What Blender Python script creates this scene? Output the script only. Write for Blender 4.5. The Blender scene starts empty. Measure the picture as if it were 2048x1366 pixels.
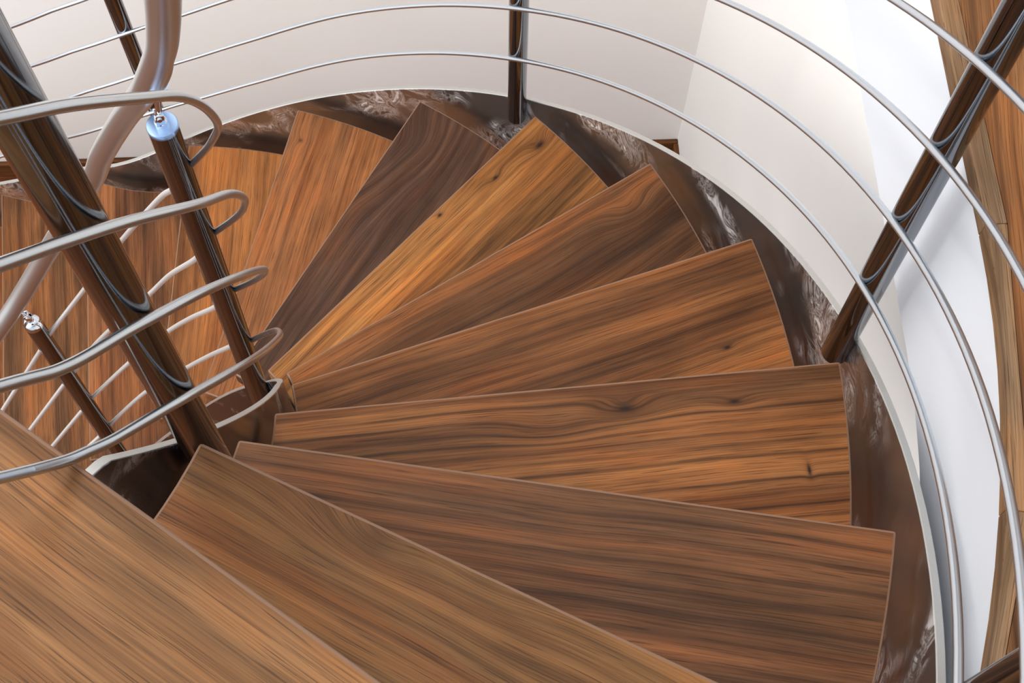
import bpy, bmesh, math, random
from mathutils import Vector, Matrix
SC = bpy.context.scene
COL = SC.collection
R = math.radians

# ------------------------------------------------------------------ camera
cam = bpy.data.cameras.new('camera')
cam.sensor_width = 36.0
cam.lens = 2800.0 / 2048.0 * 36.0
cam.clip_start = 0.02
cam_o = bpy.data.objects.new('camera', cam)
COL.objects.link(cam_o)
CX = (0.848282357731426, -0.5294646458932124, 0.009177707272958711)
CY = (0.4794066600074145, 0.775212348212796, 0.4113575932433215)
CZ = (-0.2249139744483393, -0.3445475350769148, 0.9114278359641393)
CP = (0.2646058459829776, -0.7858691042538452, 0.8086917920194681)
cam_o.matrix_world = Matrix(((CX[0], CY[0], CZ[0], CP[0]), (CX[1], CY[1], CZ[1], CP[1]), (CX[2], CY[2], CZ[2], CP[2]), (0, 0, 0, 1)))
SC.camera = cam_o

# ------------------------------------------------------------------ world and light
W = bpy.data.worlds.new('world'); SC.world = W; W.use_nodes = True
bg = W.node_tree.nodes['Background']
_tc = W.node_tree.nodes.new('ShaderNodeTexCoord')
_dot = W.node_tree.nodes.new('ShaderNodeVectorMath'); _dot.operation = 'DOT_PRODUCT'
_dot.inputs[1].default_value = Vector((-0.45, 0.45, 0.77)).normalized()
_rmp = W.node_tree.nodes.new('ShaderNodeValToRGB')
_rmp.color_ramp.elements[0].position = 0.0; _rmp.color_ramp.elements[0].color = (0.36, 0.41, 0.47, 1)
_rmp.color_ramp.elements[1].position = 0.9; _rmp.color_ramp.elements[1].color = (1.0, 0.985, 0.96, 1)
W.node_tree.links.new(_tc.outputs['Generated'], _dot.inputs[0])
W.node_tree.links.new(_dot.outputs['Value'], _rmp.inputs[0])
W.node_tree.links.new(_rmp.outputs[0], bg.inputs['Color'])
bg.inputs['Strength'].default_value = 1.35
SC.view_settings.view_transform = 'Standard'
SC.view_settings.look = 'None'
SC.view_settings.gamma = 1.0
SC.view_settings.use_curve_mapping = False
SC.view_settings.exposure = 0.62

def area(name, loc, target, sx, sy, power, color):
    l = bpy.data.lights.new(name, 'AREA'); l.shape = 'RECTANGLE'; l.size = sx; l.size_y = sy
    l.energy = power; l.color = color
    o = bpy.data.objects.new(name, l); COL.objects.link(o); o.location = loc
    o.rotation_euler = (Vector(target) - Vector(loc)).to_track_quat('-Z', 'Y').to_euler()
    return o
area('roof_window_light', (0.1, 0.75, 3.0), (0.4, -0.1, -1.0), 1.3, 1.3, 40, (1.0, 0.98, 0.95))
area('stair_window_light', (-2.3, 0.5, 0.5), (0.3, 0.5, -1.4), 1.6, 1.6, 42, (1.0, 0.97, 0.94))

# ------------------------------------------------------------------ stair geometry constants
H = 0.17929950675388848          # rise
DTH = R(14.1335785857699)        # turn per tread
TH0 = -1.200034403351787
UA, VA = R(-29.4), R(60.6)       # room axes
U = Vector((math.cos(UA), math.sin(UA), 0)); V = Vector((math.cos(VA), math.sin(VA), 0))
FA = R(66.5)                     # where the turn ends and the straight flight begins
FN = Vector((math.cos(FA), math.sin(FA), 0)); FT = Vector((-FN.y, FN.x, 0))
Z_FLOOR = -14 * H
Z_LAND = -0.22
Z_SOFF = -0.48

def outer(k, r0):
    a = TH0 + k * DTH
    arc = Vector((r0 * math.cos(a), r0 * math.sin(a), 0))
    if k <= 9.0: return arc
    t = 0.108 + (k - 10) * 0.214
    fl = FN * (1.018 + 0.41 * t + (r0 - 1.0)) + FT * t
    if k >= 10.0: return fl
    s = k - 9.0; s = s * s * (3 - 2 * s)
    return arc.lerp(fl, s)
LIFT = [(6.6, 0.0), (7.4, -0.003), (8.05, -0.011), (8.35, -0.008), (8.65, 0.0), (9.0, 0.018), (9.3, 0.0355), (9.52, 0.0425), (9.94, 0.030), (10.4, 0.0285), (10.8, 0.031), (11.5, 0.033), (14.0, 0.033)]
def lift(k):
    """small departures of the railing from the even pitch where the straight flight begins"""
    if k <= LIFT[0][0]: return 0.0
    n = len(LIFT)
    sl = lambda i: (LIFT[min(i + 1, n - 1)][1] - LIFT[max(i - 1, 0)][1]) / (LIFT[min(i + 1, n - 1)][0] - LIFT[max(i - 1, 0)][0])
    for i in range(n - 1):
        (a, x), (b, y) = LIFT[i], LIFT[i + 1]
        if k <= b:
            d = b - a; t = (k - a) / d
            return x * (1 + 2 * t) * (1 - t) ** 2 + sl(i) * d * t * (1 - t) ** 2 + y * t * t * (3 - 2 * t) + sl(i + 1) * d * t * t * (t - 1)
    return LIFT[-1][1]
def inner(k, r0):
    if k <= 9.57:
        a = TH0 + k * DTH
        return Vector((r0 * math.cos(a), r0 * math.sin(a), 0))
    return FN * r0 + FT * ((k - 9.57) * 0.222)

# ------------------------------------------------------------------ mesh helpers
def tag(o, label=None, cat=None, group=None, kind=None):
    if label: o['label'] = label
    if cat: o['category'] = cat
    if group: o['group'] = group
    if kind: o['kind'] = kind
    return o
def link(name, bm, m, parent=None, smooth=None, bevel=None, segs=2):
    bmesh.ops.recalc_face_normals(bm, faces=bm.faces)
    me = bpy.data.meshes.new(name); bm.to_mesh(me); bm.free()
    me.materials.append(m)
    o = bpy.data.objects.new(name, me); COL.objects.link(o)
    if parent is not None:
        o.parent = parent
        if parent.type == 'EMPTY': o.matrix_parent_inverse = Matrix.Translation(-parent.location)
    if smooth is not None:
        for p in me.polygons: p.use_smooth = True
        if smooth < 180:
            me.set_sharp_from_angle(angle=R(smooth))
    if bevel:
        b = o.modifiers.new('bevel', 'BEVEL'); b.width = bevel; b.segments = segs; b.limit_method = 'ANGLE'; b.angle_limit = R(40)
    return o
def empty(name, loc, label, cat, group=None):
    o = bpy.data.objects.new(name, None); COL.objects.link(o); o.location = loc; o.empty_display_size = 0.05
    return tag(o, label, cat, group)
def catmull(pts, n=8):
    P = [Vector(p) for p in pts]; out = []
    for i in range(len(P) - 1):
        a = P[i - 1] if i else P[0] * 2 - P[1]
        b, c = P[i], P[i + 1]
        d = P[i + 2] if i + 2 < len(P) else P[-1] * 2 - P[-2]
        for j in range(n):
            t = j / n
            out.append(0.5 * ((2 * b) + (c - a) * t + (2 * a - 5 * b + 4 * c - d) * t * t + (3 * b - a - 3 * c + d) * t ** 3))
    out.append(P[-1]); return out
def sweep(bm, pts, r, seg=16, cap=True):
    P = [Vector(p) for p in pts]
    radii = r if isinstance(r, (list, tuple)) else [r] * len(P)
    t0 = (P[1] - P[0]).normalized()
    ref = t0.cross(Vector((0, 0, 1)))
    if ref.length < 1e-3: ref = Vector((1, 0, 0))
    ref.normalize(); rings = []
    for i, p in enumerate(P):
        t = (P[min(i + 1, len(P) - 1)] - P[max(i - 1, 0)]).normalized()
        ref = (ref - t * ref.dot(t)).normalized(); b = t.cross(ref)
        rings.append([bm.verts.new(p + radii[i] * (math.cos(2 * math.pi * j / seg) * ref + math.sin(2 * math.pi * j / seg) * b)) for j in range(seg)])
    for i in range(len(rings) - 1):
        for j in range(seg):
            bm.faces.new((rings[i][j], rings[i][(j + 1) % seg], rings[i + 1][(j + 1) % seg], rings[i + 1][j]))
    if cap:
        bm.faces.new(rings[0][::-1]); bm.faces.new(rings[-1])
def tube(name, pts, r, m, parent=None, seg=16, smooth=50):
    bm = bmesh.new(); sweep(bm, pts, r, seg)
    return link(name, bm, m, parent, smooth)
def prism(bm, poly, z0, z1):
    lo = [bm.verts.new((p[0], p[1], z0)) for p in poly]; hi = [bm.verts.new((p[0], p[1], z1)) for p in poly]
    n = len(poly)
    bm.faces.new(lo[::-1]); bm.faces.new(hi)
    for i in range(n): bm.faces.new((lo[i], lo[(i + 1) % n], hi[(i + 1) % n], hi[i]))
def boxm(bm, c, ax, ay, az, sx, sy, sz):
    vs = []
    for dz in (-1, 1):
        for dx, dy in ((-1, -1), (1, -1), (1, 1), (-1, 1)):
            vs.append(bm.verts.new(Vector(c) + ax * (dx * sx / 2) + ay * (dy * sy / 2) + az * (dz * sz / 2)))
    for f in ((0, 3, 2, 1), (4, 5, 6, 7), (0, 1, 5, 4), (1, 2, 6, 5), (2, 3, 7, 6), (3, 0, 4, 7)):
        bm.faces.new([vs[i] for i in f])

# ------------------------------------------------------------------ materials
def lin(c):
    f = lambda v: v / 12.92 if v <= 0.04045 else ((v + 0.055) / 1.055) ** 2.4
    return tuple(f(v / 255.0) for v in c) + (1.0,)
class NT:
    def __init__(s, name):
        s.m = bpy.data.materials.new(name); s.m.use_nodes = True; s.t = s.m.node_tree
        s.b = s.t.nodes['Principled BSDF']
    def n(s, typ, **kw):
        o = s.t.nodes.new(typ)
        for k, v in kw.items(): setattr(o, k, v)
        return o
    def set(s, sock, v):
        if isinstance(v, bpy.types.NodeSocket): s.t.links.new(v, sock)
        else: sock.default_value = v
    def math(s, op, a, b=0.0, c=0.0, clamp=False):
        o = s.n('ShaderNodeMath', operation=op, use_clamp=clamp)
        s.set(o.inputs[0], a); s.set(o.inputs[1], b); s.set(o.inputs[2], c); return o.outputs[0]
    def noise(s, vec, scale, detail=3, rough=0.55, dist=0.0):
        o = s.n('ShaderNodeTexNoise'); s.set(o.inputs['Vector'], vec)
        o.inputs['Scale'].default_value = scale; o.inputs['Detail'].default_value = detail
        o.inputs['Roughness'].default_value = rough; o.inputs['Distortion'].default_value = dist
        return o.outputs['Fac']
    def vec(s, x, y, z):
        o = s.n('ShaderNodeCombineXYZ'); s.set(o.inputs[0], x); s.set(o.inputs[1], y); s.set(o.inputs[2], z); return o.outputs[0]
    def ramp(s, f, stops, interp='LINEAR'):
        o = s.n('ShaderNodeValToRGB'); o.color_ramp.interpolation = interp
        e = o.color_ramp.elements
        while len(e) < len(stops): e.new(0.5)
        for el, (p, c) in zip(e, stops):
            el.position = p; el.color = c if len(c) == 4 else tuple(c) + (1,)
        s.set(o.inputs[0], f); return o.outputs[0]
    def mix(s, f, a, b, mode='MIX'):
        o = s.n('ShaderNodeMix', data_type='RGBA', blend_type=mode)
        s.set(o.inputs[0], f); s.set(o.inputs[6], a); s.set(o.inputs[7], b); return o.outputs[2]
    def bump(s, h, strength, dist):
        o = s.n('ShaderNodeBump'); s.set(o.inputs['Height'], h); o.inputs['Strength'].default_value = strength
        o.inputs['Distance'].default_value = dist
        s.t.links.new(o.outputs[0], s.b.inputs['Normal'])

def tone(c):
    g = (c[0] + c[1] + c[2]) / 3
    return tuple((v + (g - v) * 0.09) * 0.82 for v in c[:3]) + (1,)
def wood(name, dark, mid, hot, seed, knots=(), ring=90, ring_amt=0.45, dirx=0.0, bands=1.0, rough=0.46, wob=0.015):
    """knots: (x, y, size x, size y, phase, darkness) in the board's own plane"""
    k = NT(name)
    dark, mid, hot = [tone(c) for c in (dark, mid, hot)]
    tc = k.n('ShaderNodeTexCoord').outputs['Object']
    sp = k.n('ShaderNodeSeparateXYZ'); k.set(sp.inputs[0], tc)
    x0, y0 = sp.outputs[0], sp.outputs[1]
    x = x0
    y = k.math('ADD', y0, k.math('MULTIPLY', x0, dirx)) if dirx else y0
    y = k.math('ADD', y, k.math('MULTIPLY', sp.outputs[2], 0.6))
    low = k.noise(k.vec(k.math('MULTIPLY', x, 2.2), k.math('MULTIPLY', y, 7.0), seed), 1.0, 2)
    yw = k.math('ADD', y, k.math('MULTIPLY', k.math('SUBTRACT', low, 0.5), wob * 2))
    ph = k.math('MULTIPLY', yw, ring)
    kd = None; yk = yw
    for (kx, ky, sx, sy, amp, dk) in knots:
        dx = k.math('DIVIDE', k.math('SUBTRACT', x0, kx), sx)
        dy = k.math('DIVIDE', k.math('SUBTRACT', y0, ky), sy)
        d2 = k.math('ADD', k.math('MULTIPLY', dx, dx), k.math('MULTIPLY', dy, dy))
        g = k.math('EXPONENT', k.math('MULTIPLY', d2, -1.0))
        ph = k.math('ADD', ph, k.math('MULTIPLY', g, amp * 0.45))
        yk = k.math('ADD', yk, k.math('MULTIPLY', g, 0.4 * amp / ring))
        core = k.math('MULTIPLY', k.math('ADD', k.math('EXPONENT', k.math('MULTIPLY', d2, -9.0)), k.math('MULTIPLY', k.math('EXPONENT', k.math('MULTIPLY', d2, -2.2)), 0.35)), dk, clamp=True)
        kd = core if kd is None else k.math('MAXIMUM', kd, core)
    # broad colour bands along the grain
    b1 = k.noise(k.vec(k.math('MULTIPLY', x, 1.3), k.math('MULTIPLY', yk, 16.0 * bands), seed + 3.7), 1.0, 4, 0.6)
    b2 = k.noise(k.vec(k.math('MULTIPLY', x, 2.0), k.math('MULTIPLY', yk, 34.0 * bands), seed + 9.1), 1.0, 4, 0.6)
    col = k.ramp(b1, [(0.30, dark), (0.48, mid), (0.70, hot)])
    red = k.ramp(b2, [(0.36, (0.62, 0.55, 0.52, 1)), (0.52, (1, 1, 1, 1)), (0.68, (1.16, 1.04, 0.9, 1))])
    col = k.mix(0.85, col, red, 'MULTIPLY')
    # cloudy patches of redder and of olive heartwood
    cl = k.noise(k.vec(k.math('MULTIPLY', x, 5.0), k.math('MULTIPLY', yk, 13.0), seed + 12.3), 1.0, 3, 0.55)
    col = k.mix(0.75, col, k.ramp(cl, [(0.34, (0.66, 0.62, 0.56, 1)), (0.5, (1, 1, 1, 1)), (0.66, (1.22, 1.02, 0.80, 1))]), 'MULTIPLY')
    # growth lines
    sn = k.math('SINE', k.math('MULTIPLY', ph, 6.28318))
    jit = k.noise(k.vec(k.math('MULTIPLY', x, 3.0), k.math('MULTIPLY', yk, 60.0), seed + 1.3), 1.0, 3)
    line = k.math('POWER', k.math('MULTIPLY_ADD', sn, 0.5, 0.5), 4.0)
    amt = k.math('MULTIPLY', k.math('MULTIPLY', line, k.ramp(jit, [(0.34, (0.1, 0.1, 0.1, 1)), (0.56, (1, 1, 1, 1))])), ring_amt)
    col = k.mix(amt, col, k.mix(0.25, (0.010, 0.004, 0.0025, 1), dark))
    # fine fibres and pores
    f1 = k.noise(k.vec(k.math('MULTIPLY', x, 7.0), k.math('MULTIPLY', yk, 760.0), seed + 5.0), 1.0, 3, 0.6)
    f2 = k.noise(k.vec(k.math('MULTIPLY', x, 18.0), k.math('MULTIPLY', yk, 900.0), seed + 7.0), 1.0, 2, 0.5)
    col = k.mix(0.8, col, k.ramp(f1, [(0.32, (0.62, 0.56, 0.52, 1)), (0.52, (1, 1, 1, 1)), (0.72, (1.30, 1.25, 1.18, 1))]), 'MULTIPLY')
    pore = k.ramp(f2, [(0.34, (1, 1, 1, 1)), (0.42, (0, 0, 0, 1))])
    col = k.mix(k.math('MULTIPLY', pore, 0.55), col, (0.02, 0.01, 0.006, 1))
    if kd is not None: col = k.mix(kd, col, (0.022, 0.011, 0.007, 1))
    k.t.links.new(col, k.b.inputs['Base Color'])
    k.set(k.b.inputs['Roughness'], k.math('MULTIPLY_ADD', f1, 0.22, rough - 0.1))
    k.b.inputs['Specular IOR Level'].default_value = 0.10
    k.bump(k.math('ADD', f1, f2), 0.10, 0.0012)
    return k.m

def steel(name, col, rough, var=0.05, streak=False):
    k = NT(name)
    k.b.inputs['Metallic'].default_value = 1.0
    k.b.inputs['Base Color'].default_value = lin(col)
    tc = k.n('ShaderNodeTexCoord').outputs['Object']
    if var:
        k.set(k.b.inputs['Roughness'], k.math('MULTIPLY_ADD', k.noise(tc, 40.0, 3), var * 2, rough - var))
    else: k.b.inputs['Roughness'].default_value = rough
    return k.m
def ground_steel(name, lo=0.50, base=(160, 164, 168), ro=0.26):
    """stringer plate: hand-ground stainless with swirling polishing marks"""
    k = NT(name)
    k.b.inputs['Metallic'].default_value = 1.0
    tc = k.n('ShaderNodeTexCoord').outputs['Object']
    sw = k.noise(tc, 7.0, 2, 0.5, 0.8)
    fine = k.noise(tc, 30.0, 3, 0.55, 0.8)
    curl = k.noise(tc, 13.0, 4, 0.6, 3.0)
    patch = k.ramp(sw, [(lo, (0, 0, 0, 1)), (lo + 0.10, (1, 1, 1, 1))])
    mark = k.math('MULTIPLY', patch, k.ramp(curl, [(0.40, (0, 0, 0, 1)), (0.51, (0.75, 0.75, 0.75, 1)), (0.55, (0.2, 0.2, 0.2, 1)), (0.64, (1, 1, 1, 1))]))
    k.t.links.new(k.mix(k.math('MULTIPLY', mark, 0.9), lin(base), lin((250, 250, 250))), k.b.inputs['Base Color'])
    k.set(k.b.inputs['Roughness'], k.math('ADD', k.math('MULTIPLY_ADD', fine, 0.10, ro), k.math('MULTIPLY', mark, 0.3)))
    k.bump(k.math('ADD', k.math('MULTIPLY', mark, 0.8), k.math('MULTIPLY', fine, 0.15)), 0.08, 0.003)
    return k.m
def plaster(name, col):
    k = NT(name)
    tc = k.n('ShaderNodeTexCoord').outputs['Object']
    nz = k.noise(tc, 2.0, 4)
    k.t.links.new(k.mix(nz, lin(tuple(c - 4 for c in col)), lin(tuple(min(255, c + 3) for c in col))), k.b.inputs['Base Color'])
    k.b.inputs['Roughness'].default_value = 0.85
    k.bump(k.noise(tc, 90.0, 3), 0.08, 0.002)
    return k.m

M_POST = steel('polished_post_steel', (124, 128, 134), 0.10, 0.0)
M_BAR = steel('brushed_bar_steel', (194, 200, 204), 0.25, 0.0)
M_RAIL = steel('brushed_handrail_steel', (206, 206, 204), 0.33, 0.0)
M_CAP = steel('chrome_cap', (222, 226, 232), 0.06, 0.02)
M_DISC = steel('sky_reflection_cap_disc', (160, 190, 232), 0.30, 0.0)  # blue sky reflection painted into the disc's base colour
M_EDGE = steel('cut_plate_edge', (200, 200, 196), 0.42, 0.06)
M_STR = ground_steel('ground_stringer_steel')
M_STRI = ground_steel('ground_inner_stringer_steel', 0.56, (132, 134, 138), 0.16)
M_BARO = steel('satin_bar_steel', (204, 212, 219), 0.28, 0.0)
M_BARL = steel('lit_lower_bar_steel', (236, 236, 234), 0.5, 0.0)  # copy of the bar steel, paler and rougher to imitate strong light below
M_WALL = plaster('warm_white_plaster', (242, 236, 232))
M_WALLR = plaster('white_plaster', (246, 245, 243))
M_FASC = plaster('cool_white_plaster', (212, 216, 223))

# ------------------------------------------------------------------ setting
def uv(u, v): return U * u + V * v
def wall(name, pts, z0, z1, m):
    bm = bmesh.new(); prism(bm, pts, z0, z1)
    return tag(link(name, bm, m), kind='structure')
VB, UR = 1.504, 1.193
wall('wall_back', [uv(-3.2, VB), uv(2.9, VB), uv(2.9, VB + 0.15), uv(-3.2, VB + 0.15)], Z_FLOOR, 2.6, M_WALL)
wall('wall_right', [uv(UR, -2.6), uv(UR + 0.15, -2.6), uv(UR + 0.15, VB), uv(UR, VB)], Z_FLOOR, Z_SOFF, M_WALLR)
M_FLOOR = wood('lower_floor_wood', lin((70, 38, 18)), lin((120, 68, 32)), lin((160, 96, 48)), 31.0, ring=40, ring_amt=0.2)
M_LAND = wood('landing_floor_wood', lin((78, 50, 28)), lin((124, 82, 46)), lin((158, 106, 58)), 17.0, ring=70, ring_amt=0.5, bands=1.4)
M_TRIM = wood('landing_edge_wood', lin((118, 92, 66)), lin((152, 120, 88)), lin((176, 142, 106)), 23.0, ring=60, ring_amt=0.3)
M_BASE = wood('baseboard_wood', lin((70, 42, 20)), lin((112, 70, 36)), lin((140, 90, 46)), 41.0, ring=60, ring_amt=0.25)
def board(name, poly, z0, z1, m, origin, angle, bevel=None):
    """a flat board whose grain runs along its own X axis"""
    mw = Matrix.Translation(origin) @ Matrix.Rotation(angle, 4, 'Z'); inv = mw.inverted()
    loc = [inv @ Vector((p[0], p[1], 0)) for p in poly]
    bm = bmesh.new(); prism(bm, loc, z0 - origin[2] if False else z0, z1)
    o = link(name, bm, m, None, None, bevel); o.matrix_world = mw
    return o
tag(board('floor', [uv(-3.2, -2.6), uv(UR, -2.6), uv(UR, VB), uv(-3.2, VB)], Z_FLOOR - 0.1, Z_FLOOR, M_FLOOR, Vector((0, 0, 0)), UA), kind='structure')
bm = bmesh.new(); boxm(bm, (0, 0, 0), Vector((1, 0, 0)), Vector((0, 1, 0)), Vector((0, 0, 1)), UR + 3.2, 0.014, 0.06)
o = tag(link('baseboard_back', bm, M_BASE, None, None, 0.004), kind='structure')
o.matrix_world = Matrix.Translation(uv((UR - 3.2) / 2, VB - 0.007) + Vector((0, 0, Z_FLOOR + 0.03))) @ Matrix.Rotation(UA, 4, 'Z')
bm = bmesh.new(); boxm(bm, (0, 0, 0), Vector((1, 0, 0)), Vector((0, 1, 0)), Vector((0, 0, 1)), VB - 0.014 + 2.6, 0.014, 0.06)
o = tag(link('baseboard_right', bm, M_BASE, None, None, 0.004), kind='structure')
o.matrix_world = Matrix.Translation(uv(UR - 0.007, (VB - 0.014 - 2.6) / 2) + Vector((0, 0, Z_FLOOR + 0.03))) @ Matrix.Rotation(VA, 4, 'Z')

# upper landing beside the stair: white slab edge, mitred wooden edging, wooden floor
def opening(r, n=28, a0=-125.0):
    pts = [Vector((r * math.cos(R(a0 + (UA * 180 / math.pi - a0) * i / n)), r * math.sin(R(a0 + (UA * 180 / math.pi - a0) * i / n)), 0)) for i in range(n + 1)]
    return pts
RO = 1.052
edge = opening(RO) + [uv(RO, VB)]
slab = edge + [uv(2.7, VB), uv(2.7, -2.4)] + [Vector((edge[0].x * 2.2, edge[0].y * 2.2, 0))]
wall('wall_landing', slab, Z_SOFF, Z_LAND - 0.02, M_FASC)
RW = RO - 0.003
e1 = opening(RW + 0.018); 
field = opening(RO + 0.016, 7) + [uv(RO + 0.016, VB), uv(2.7, VB), uv(2.7, -2.4), Vector((edge[0].x * 2.2, edge[0].y * 2.2, 0))]
tag(board('landing_floor', field, Z_LAND - 0.019, Z_LAND, M_LAND, Vector((0, 0, 0)), VA - R(6)), kind='structure')
# edging in straight-cut segments
nseg = 7; A0 = -125.0; A1 = -29.4
ti = 0
for i in range(nseg):
    a, b = R(A0 + (A1 - A0) * i / nseg), R(A0 + (A1 - A0) * (i + 1) / nseg)
    p = []
    for j in range(7):
        t = a + (b - a) * j / 6; p.append(Vector((RW * math.cos(t), RW * math.sin(t), 0)))
    # inner side is a straight chord with a mitre at both ends
    ro = RO + 0.0155
    p += [Vector((ro * math.cos(b), ro * math.sin(b), 0)), Vector((ro * math.cos(a), ro * math.sin(a), 0))]
    mid = (a + b) / 2
    ti += 1
    tag(board('trim_%d' % ti, p, Z_LAND - 0.0195, Z_LAND + 0.0015, M_TRIM, Vector((math.cos(mid), math.sin(mid), 0)), mid + math.pi / 2, 0.0015), kind='structure')
ti += 1
tag(board('trim_%d' % ti, [uv(RW, 0.0), uv(RW, VB), uv(RO + 0.0155, VB), uv(RO + 0.0155, 0)], Z_LAND - 0.0195, Z_LAND + 0.0015, M_TRIM, uv(RW, 0.6), VA, 0.0015), kind='structure')

# ------------------------------------------------------------------ treads
NOSE = {0: (-66.59, 0.017), 1: (-57.07, 0.028), 2: (-40.1, -0.037), 3: (-26.13, -0.042), 4: (-12.39, -0.032), 5: (1.37, -0.032),
        6: (16.31, -0.040), 7: (29.5, -0.023), 8: (45.52, -0.039), 9: (57.75, -0.004), 10: (65.94, 0.108), 11: (67.0, 0.322), 12: (67.0, 0.536), 13: (67.0, 0.75)}
def cross(path, r0, ang, dd, k0):
    c, s = math.cos(R(ang)), math.sin(R(ang))
    f = lambda k: (lambda p: p.y * c - p.x * s - dd)(path(k, r0))
    best = None; a = k0 - 2.5
    while a < k0 + 3.5:
        if f(a) <= 0 < f(a + 0.1):
            lo, hi = a, a + 0.1
            for _ in range(30):
                m = (lo + hi) / 2
                if f(m) <= 0: lo = m
                else: hi = m
            if best is None or abs(lo - k0) < abs(best - k0): best = lo
        a += 0.1
    return best if best is not None else k0
R_OUT, R_IN = 1.0, 0.408
TH = 0.032
LOOK = {
 0: dict(c=((104, 72, 42), (138, 96, 56), (162, 110, 62)), ring=46, ring_amt=0.32, wob=0.012, knots=[]),
 1: dict(c=((98, 68, 38), (136, 94, 52), (158, 104, 56)), ring=60, ring_amt=0.34, wob=0.018, dirx=0.06, knots=[(0.337, -0.495, 0.05, 0.022, 3.0, 0.25), (0.395, -0.56, 0.05, 0.03, 2.2, 0.2)]),
 2: dict(c=((58, 42, 30), (104, 70, 44), (150, 92, 50)), ring=50, ring_amt=0.5, wob=0.014, bands=1.3, knots=[]),
 3: dict(c=((92, 60, 34), (142, 90, 46), (176, 114, 56)), ring=78, ring_amt=0.75, wob=0.010, knots=[(0.656, -0.403, 0.035, 0.013, 2.6, 0.8), (0.757, -0.456, 0.02, 0.008, 1.2, 0.8), (0.578, -0.381, 0.05, 0.02, 2.2, 0.1), (0.778, -0.557, 0.006, 0.02, 0.3, 0.8)]),
 4: dict(c=((78, 50, 28), (128, 80, 40), (162, 102, 48)), ring=70, ring_amt=0.45, wob=0.012, bands=1.2, knots=[(0.856, -0.351, 0.012, 0.006, 0.6, 0.9)]),
 5: dict(c=((72, 48, 30), (112, 72, 40), (160, 98, 46)), ring=64, ring_amt=0.35, wob=0.018, knots=[(0.935, -0.059, 0.04, 0.022, 3.2, 0.25)]),
 6: dict(c=((92, 60, 28), (158, 102, 46), (194, 130, 60)), ring=60, ring_amt=0.4, wob=0.014, knots=[(0.947, 0.192, 0.03, 0.014, 2.0, 0.8), (0.856, 0.178, 0.016, 0.008, 1.0, 0.8), (0.748, 0.166, 0.014, 0.008, 0.8, 0.8)]),
 7: dict(c=((62, 42, 32), (92, 64, 48), (120, 82, 56)), ring=44, ring_amt=0.3, wob=0.03, knots=[(0.831, 0.402, 0.07, 0.06, 4.0, 0.15), (0.74, 0.39, 0.06, 0.05, 3.0, 0.05)]),
 8: dict(c=((106, 66, 36), (152, 96, 52), (184, 114, 56)), ring=50, ring_amt=0.3, wob=0.012, knots=[(0.70, 0.622, 0.012, 0.012, 0.8, 0.5)]),
 9: dict(c=((104, 66, 34), (150, 94, 46), (182, 116, 54)), ring=60, ring_amt=0.3, wob=0.018, knots=[]),
 10: dict(c=((84, 54, 34), (128, 82, 48), (160, 102, 58)), ring=56, ring_amt=0.35, wob=0.012, knots=[]),
 11: dict(c=((82, 56, 34), (118, 78, 46), (166, 104, 52)), ring=40, ring_amt=0.35, wob=0.012, knots=[]),
 12: dict(c=((100, 62, 34), (150, 92, 46), (182, 112, 52)), ring=50, ring_amt=0.3, wob=0.012, knots=[]),
}
LABEL = {
 0: 'wide plain brown wooden tread filling the bottom left corner, the topmost one',
 1: 'brown wooden tread with a soft swirling figure and a cut corner at the thick post',
 2: 'dark reddish brown striped tread at bottom right whose outer end face shows',
 3: 'light brown tread with small dark knots and many straight dark grain lines',
 4: 'orange brown tread ending beside the foot of the right hand railing post',
 5: 'dark brown tread with an oval swirl close to its outer corner',
 6: 'golden tread with dark knots at its outer end, right of the darkest tread',
 7: 'darkest grey brown burl figured tread at the top of the curve',
 8: 'light brown tread with an orange outer end, left of the darkest tread',
 9: 'orange brown tread seen just behind the slim post with the flat cap and its painted blue reflection',
 10: 'reddish brown tread seen between the thick post and the flat capped post',
 11: 'dark streaked tread behind the low round capped post, second lowest in view',
 12: 'sliver of the lowest visible tread at the far left edge behind the handrail',
}
_w = NT('tread_edge_highlight_wood')  # paler wood on the bevels: highlight along the tread edges put into the colour
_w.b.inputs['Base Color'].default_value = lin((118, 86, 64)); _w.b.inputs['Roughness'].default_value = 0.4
M_HILITE = _w.m
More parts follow.
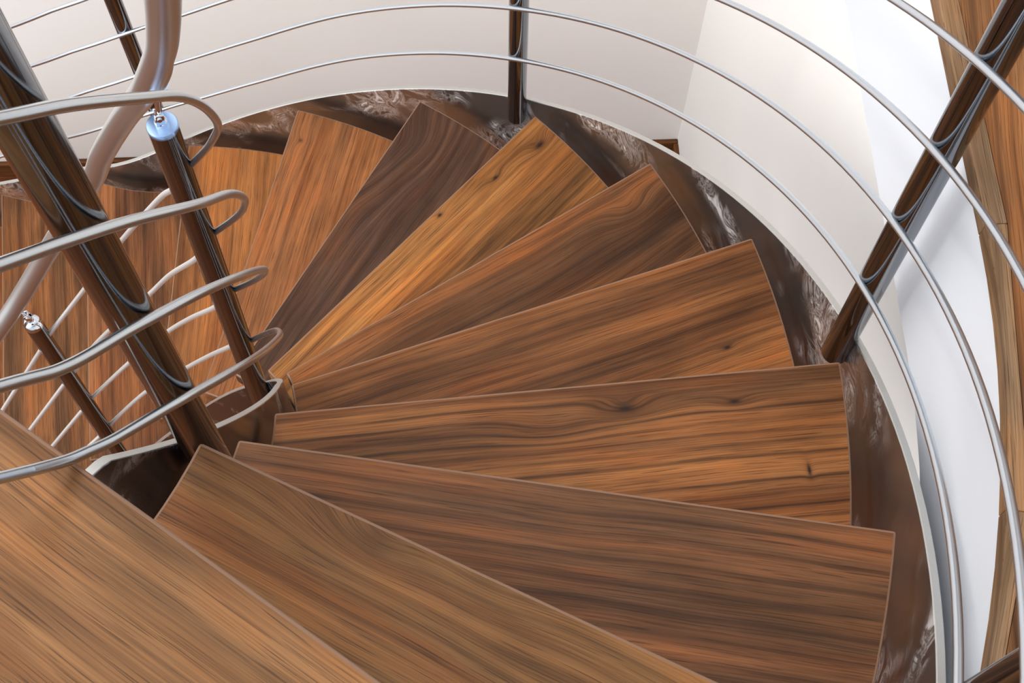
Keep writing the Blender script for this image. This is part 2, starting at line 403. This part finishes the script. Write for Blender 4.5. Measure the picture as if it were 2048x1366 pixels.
for k in range(0, 13):
    ang, dd = NOSE[k]
    rin = {1: 0.447, 2: 0.42}.get(k, R_IN)
    if k == 0:
        n = Vector((math.cos(R(ang)), math.sin(R(ang)), 0)); t = Vector((-n.y, n.x, 0))
        ko = cross(outer, R_OUT, ang, dd, 0)
        pts = [n * 0.20 + t * dd]
        pts += [outer(ko - 2.6 * i / 14, R_OUT) for i in range(15)]
        last = pts[-1]
        pts += [n * 0.20 + t * (last.dot(t))]
    else:
        pa, pd = NOSE[k - 1]; pd2 = pd - (0.05 if k > 1 else 0.06)
        ko, kb = cross(outer, R_OUT, ang, dd, k), cross(outer, R_OUT, pa, pd2, k - 1)
        ki, kj = cross(inner, rin, ang, dd, k), cross(inner, rin, pa, pd2, k - 1)
        pts = [outer(ko + (kb - ko) * i / 12, R_OUT) for i in range(13)]
        inn = [inner(kj + (ki - kj) * i / 8, rin) for i in range(9)]
        pts += inn
    c = LOOK[k]
    ori = Vector((math.cos(R(ang)) * 0.7, math.sin(R(ang)) * 0.7, -k * H))
    ax = Vector((math.cos(R(ang)), math.sin(R(ang)), 0)); ay = Vector((-ax.y, ax.x, 0))
    kn = [((Vector((q[0], q[1], 0)) - ori.xy.to_3d()).dot(ax), (Vector((q[0], q[1], 0)) - ori.xy.to_3d()).dot(ay)) + tuple(q[2:]) for q in c['knots']]
    kw = {a: b for a, b in c.items() if a not in ('c', 'knots')}
    m = wood('tread_wood_%d' % k, lin(c['c'][0]), lin(c['c'][1]), lin(c['c'][2]), 2.37 * k + 0.6, kn, **kw)
    mw = Matrix.Translation(ori) @ Matrix.Rotation(R(ang), 4, 'Z'); inv = mw.inverted()
    bm = bmesh.new(); prism(bm, [(inv @ Vector((p.x, p.y, 0))).xy for p in pts], -TH, 0)
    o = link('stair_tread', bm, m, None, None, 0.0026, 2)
    o.data.materials.append(M_HILITE); o.modifiers['bevel'].material = 1
    o.matrix_world = mw
    tag(o, LABEL[k], 'stair tread', 'wooden stair treads')

# ------------------------------------------------------------------ stringers
def plate(name, path, r0, r1, k0, k1, step, ztop, depth, parent, m):
    bm = bmesh.new(); rows = []; n = int(round((k1 - k0) / step))
    for i in range(n + 1):
        k = k0 + (k1 - k0) * i / n
        zt = ztop(k); zb = max(zt - depth, Z_FLOOR); zt = max(zt, Z_FLOOR + 0.01)
        a, b = path(k, r0), path(k, r1)
        rows.append([bm.verts.new((a.x, a.y, zb)), bm.verts.new((a.x, a.y, zt)), bm.verts.new((b.x, b.y, zt)), bm.verts.new((b.x, b.y, zb))])
    for i in range(n):
        p, q = rows[i], rows[i + 1]
        for j in range(4): bm.faces.new((p[j], q[j], q[(j + 1) % 4], p[(j + 1) % 4]))
    bm.faces.new(rows[0]); bm.faces.new(rows[-1][::-1])
    o = link(name, bm, m, parent, 35, 0.001, 1)
    return o
def edge_strip(name, path, r0, r1, k0, k1, step, ztop, parent, m):
    return plate(name, path, r0, r1, k0, k1, step, lambda k: ztop(k) + 0.0012, 0.002, parent, m)
zo = lambda k: -k * H - 0.0165 + (0.03 * (k - 9.8) / 1.2 if k > 9.8 else 0)
so = plate('outer_stringer', outer, 1.0212, 1.0284, -0.6, 13.2, 0.1, zo, 0.30, None, M_STR)
tag(so, 'wide curved steel stringer plate with polishing swirls along the outer tread ends', 'stringer')
edge_strip('top_edge', outer, 1.0211, 1.0285, -0.6, 13.2, 0.1, zo, so, M_EDGE)['label'] = 'bare grey cut edge'
def zi(k):
    off = -0.05 - 0.045 * min(max((k - 3.6) / 2.0, 0), 1)
    if k < 0.655: off -= (0.655 - k) * 0.13
    if k > 8.5: off += 0.06 * min((k - 8.5) / 2, 1)
    return -k * H + off
si = plate('inner_stringer', inner, 0.3905, 0.3980, 0.36, 13.2, 0.08, zi, 0.30, None, M_STRI)
tag(si, 'narrow steel stringer plate looping round the inner well at the tread points', 'stringer')
edge_strip('top_edge', inner, 0.3904, 0.3981, 0.36, 13.2, 0.08, zi, si, M_EDGE)['label'] = 'bare grey cut edge'

# ------------------------------------------------------------------ railings
RP = 0.0150
def swivel(post, top, d, m=M_CAP, rad=RP, dome=False):
    """cap and fork on a post top; d points to the handrail"""
    top = Vector(top); d = Vector(d)
    up = Vector((0, 0, 1))
    bm = bmesh.new()
    if dome:
        prof = [(1.0, 0.0), (1.0, 0.004), (0.96, 0.008), (0.85, 0.012), (0.66, 0.0155), (0.4, 0.018), (0.12, 0.019)]
    else:
        prof = [(1.03, -0.003), (1.03, 0.0022), (0.97, 0.0034), (0.4, 0.0036)]
    sweep(bm, [top + up * z for _, z in prof], [rad * q for q, _ in prof], 32)
    cp = link('cap', bm, m if dome else M_DISC, post, 40)
    cp['label'] = 'rounded polished cap' if dome else 'flat cap with a painted blue sky reflection'
    zt = prof[-1][1]
    base = top + up * zt
    ln = d.length; dn = d.normalized()
    side = dn.cross(up).normalized()
    bm = bmesh.new()
    sweep(bm, [base - up * 0.002, base + up * 0.006], rad * 0.42, 20)
    for s in (-1, 1):
        boxm(bm, base + up * 0.012 + side * (0.0045 * s), side, dn.cross(side), dn if abs(dn.z) > 0.7 else up, 0.0024, 0.009, 0.018)
    fk = link('fork', bm, m, post, 40, 0.0006, 1)
    bm = bmesh.new()
    sweep(bm, [base + up * 0.015 - side * 0.007, base + up * 0.015 + side * 0.007], 0.0025, 14)
    link('pin', bm, m, post, 40)
    bm = bmesh.new()
    sweep(bm, [base + up * 0.011, base + d], 0.0034, 16)
    link('arm', bm, m, post, 40)
def post(name, p0, p1, parent, r=RP):
    bm = bmesh.new(); sweep(bm, [p0, p1], r, 40)
    return link(name, bm, M_POST, parent, 40)
def opos(k, r, z):
    p = outer(k, r); return Vector((p.x, p.y, z))

orl = empty('outer_railing', opos(3, 1.0, -3 * H), 'polished steel railing of posts and four curved bars along the outer stringer', 'railing')
ROP = 1.0125
for k in (1.08, 2.985, 6.06, 9.1):
    zb = -k * H - 0.0165 - 0.042; zt = zb + 0.64
    p = post('post', opos(k, ROP, zb), opos(k, ROP, zt), orl)
    swivel(p, opos(k, ROP, zt), (0, 0, 0.045), dome=True)
RB = 0.0036; RBR = 0.9965
for off in (0.1189, 0.2422, 0.3649, 0.4841):
    pts = [outer(-0.9 + 0.1 * i, RBR) + Vector((0, 0, -(-0.9 + 0.1 * i) * H + off + lift(-0.9 + 0.1 * i))) for i in range(136)]
    pts = [q for q in pts if q.z > Z_FLOOR + 0.02]
    tube('bar', pts, RB, M_BARO, orl, 14)

P2B, P2T = Vector((0.37113, 0.04576, -1.175)), Vector((0.38531, 0.04169, -0.372))
P3B, P3T = Vector((0.126, 0.364, -1.85)), Vector((0.137, 0.368, -1.155))
PB = Vector((0.2670, -0.3225, 0))
irl = empty('inner_railing', (PB.x, PB.y, -0.35), 'polished steel railing of posts and four bars looping round the inner well', 'railing')
pb = post('post', PB + Vector((0, 0, -0.335)), PB + Vector((0, 0, 0.42)), irl, 0.0165); pb['label'] = 'thickest looking post, nearest to the camera'
swivel(pb, PB + Vector((0, 0, 0.42)), (0, 0, 0.045), dome=True)
p2 = post('post', P2B, P2T, irl, 0.0155); p2['label'] = 'slim post with a flat cap with a painted blue sky reflection'
p3 = post('post', P3B, P3T, irl, 0.0145); p3['label'] = 'low post with a rounded cap'
UP = {
 'A': [[0.16, -0.4192, 0.052], [0.1757, -0.4161, 0.034], [0.1923, -0.4106, 0.012], [0.2045, -0.4028, -0.008], [0.2176, -0.3937, -0.03], [0.2321, -0.3809, -0.0563], [0.2561, -0.3615, -0.0958], [0.2827, -0.3372, -0.1464], [0.3354, -0.2707, -0.285], [0.3768, -0.1522, -0.5276], [0.4036, -0.0858, -0.6545], [0.4099, -0.0431, -0.7281], [0.4029, 0.0, -0.8104], [0.390, 0.0415, -0.8935]],
 'B': [[0.1937, -0.4243, 0.155], [0.2227, -0.3988, 0.094], [0.2634, -0.3549, 0.0161], [0.3138, -0.3084, -0.0688], [0.3593, -0.2381, -0.2046], [0.3904, -0.1577, -0.3591], [0.4105, -0.0873, -0.4963], [0.4152, -0.0436, -0.5854], [0.4103, 0.0, -0.67], [0.393, 0.0405, -0.7431]],
 'C': [[0.226, -0.406, 0.225], [0.2564, -0.3691, 0.16], [0.294, -0.33, 0.0874], [0.3424, -0.27, -0.0265], [0.3852, -0.1715, -0.1943], [0.4133, -0.0878, -0.3498], [0.4185, -0.0366, -0.4532], [0.4122, 0.0, -0.5239], [0.396, 0.0396, -0.5977]],
 'D': [[0.2592, -0.3776, 0.285], [0.2902, -0.3414, 0.225], [0.3295, -0.2871, 0.1322], [0.363, -0.2305, 0.0374], [0.3912, -0.1581, -0.0898], [0.4113, -0.0874, -0.2224], [0.4113, -0.0432, -0.3054], [0.4093, 0.0, -0.3808], [0.397, 0.039, -0.4527]],
}
for nm, P in UP.items():
    P = [Vector(p) for p in P]
    # carry the bar on up the flight beyond the thick post
    dr = (P[0] - P[1]).normalized()
    ext = [P[0] + dr * 0.60, P[0] + dr * 0.40, P[0] + dr * 0.20]
    tube('bar', catmull(ext + P, 8), 0.0037, M_BAR, irl, 16)
LOW = {
 'D': [(0.3835, 0.0420, -0.463), (0.3755, 0.060, -0.500), (0.376, 0.095, -0.565), (0.3633, 0.1473, -0.6531), (0.3039, 0.2476, -0.8619), (0.2314, 0.3164, -1.0422), (0.1538, 0.3606, -1.1847), (0.134, 0.3665, -1.2147)],
 'C': [(0.3805, 0.0430, -0.610), (0.3735, 0.062, -0.645), (0.373, 0.1, -0.735), (0.342, 0.1915, -0.9024), (0.3036, 0.2479, -1.0258), (0.2089, 0.3317, -1.2286), (0.1516, 0.3615, -1.3327), (0.134, 0.3665, -1.3627)],
 'B': [(0.3780, 0.0440, -0.743), (0.3725, 0.062, -0.775), (0.373, 0.1, -0.872), (0.3416, 0.1924, -1.0429), (0.3012, 0.2509, -1.1597), (0.2322, 0.3158, -1.3138), (0.1516, 0.3615, -1.4495), (0.134, 0.3665, -1.4795)],
 'A': [(0.3755, 0.0450, -0.870), (0.3715, 0.062, -0.901), (0.373, 0.1, -0.998), (0.3447, 0.1867, -1.1699), (0.3035, 0.2481, -1.2941), (0.2327, 0.3155, -1.4376), (0.1521, 0.3613, -1.5753), (0.134, 0.3665, -1.6053)],
}
for nm, P in LOW.items(): tube('bar', catmull(P, 8), 0.0036, M_BARL, irl, 14)
LAST = [((0.1159, 0.377, -1.2564), (0.0024, 0.4264, -1.4635)), ((0.1153, 0.3773, -1.395), (0.0175, 0.4199, -1.5655)), ((0.1147, 0.3776, -1.5131), (0.032, 0.4135, -1.6532)), ((0.1165, 0.3768, -1.6356), (0.0879, 0.3892, -1.6773))]
for a, b in LAST:
    a, b = Vector(a), Vector(b); d = (b - a); d /= math.hypot(d.x, d.y)
    tube('bar', [a - d * 0.02, a + d * 0.30], 0.0036, M_BARL, irl, 14)

# inner handrail
HP = [(0.33, -0.335, 0.43), (0.3699, -0.289, 0.2801), (0.3847, -0.2133, 0.1632), (0.3942, -0.1513, 0.0612), (0.3985, -0.1068, -0.016), (0.401, -0.0564, -0.1099), (0.4005, -0.007, -0.2021), (0.389, 0.0409, -0.2969), (0.3821, 0.0743, -0.3565), (0.3636, 0.1466, -0.479), (0.3322, 0.2082, -0.6068), (0.3061, 0.2449, -0.7027), (0.2293, 0.318, -0.8959), (0.1606, 0.3576, -1.0328), (0.101, 0.3788, -1.127), (0.0, 0.41, -1.27)]
hr = tube('handrail', catmull(HP, 10), 0.0140, M_RAIL, None, 32)
tag(hr, 'round brushed steel handrail tube curving down the inner well at upper left', 'handrail')
# saddle branch of the handrail onto the flat capped post
neck = [(0.4012, -0.0458, -0.1289), (0.4035, -0.0071, -0.2019), (0.401, 0.021, -0.2628), (0.3944, 0.038, -0.3008)]
tube('saddle', catmull(neck, 8), 0.0098, M_RAIL, hr, 24)
q = Vector(neck[-1]); dq = (q - Vector(neck[-2])).normalized()
bm = bmesh.new()
sweep(bm, [q - dq * 0.003, q - dq * 0.0022, q + dq * 0.0022, q + dq * 0.003], [0.0100, 0.0116, 0.0116, 0.0100], 28)
link('collar', bm, M_CAP, hr, 40)
swivel(p2, P2T, (Vector(neck[-1]) + dq * 0.004 - P2T - Vector((0, 0, 0.0036))), rad=0.0155)
bm = bmesh.new(); sweep(bm, [q, q + dq * 0.022], [0.0088, 0.0078], 24); link('neck', bm, M_RAIL, hr, 40)
swivel(p3, P3T, Vector((-0.012, 0.005, 0.045)), rad=0.0145, dome=True)
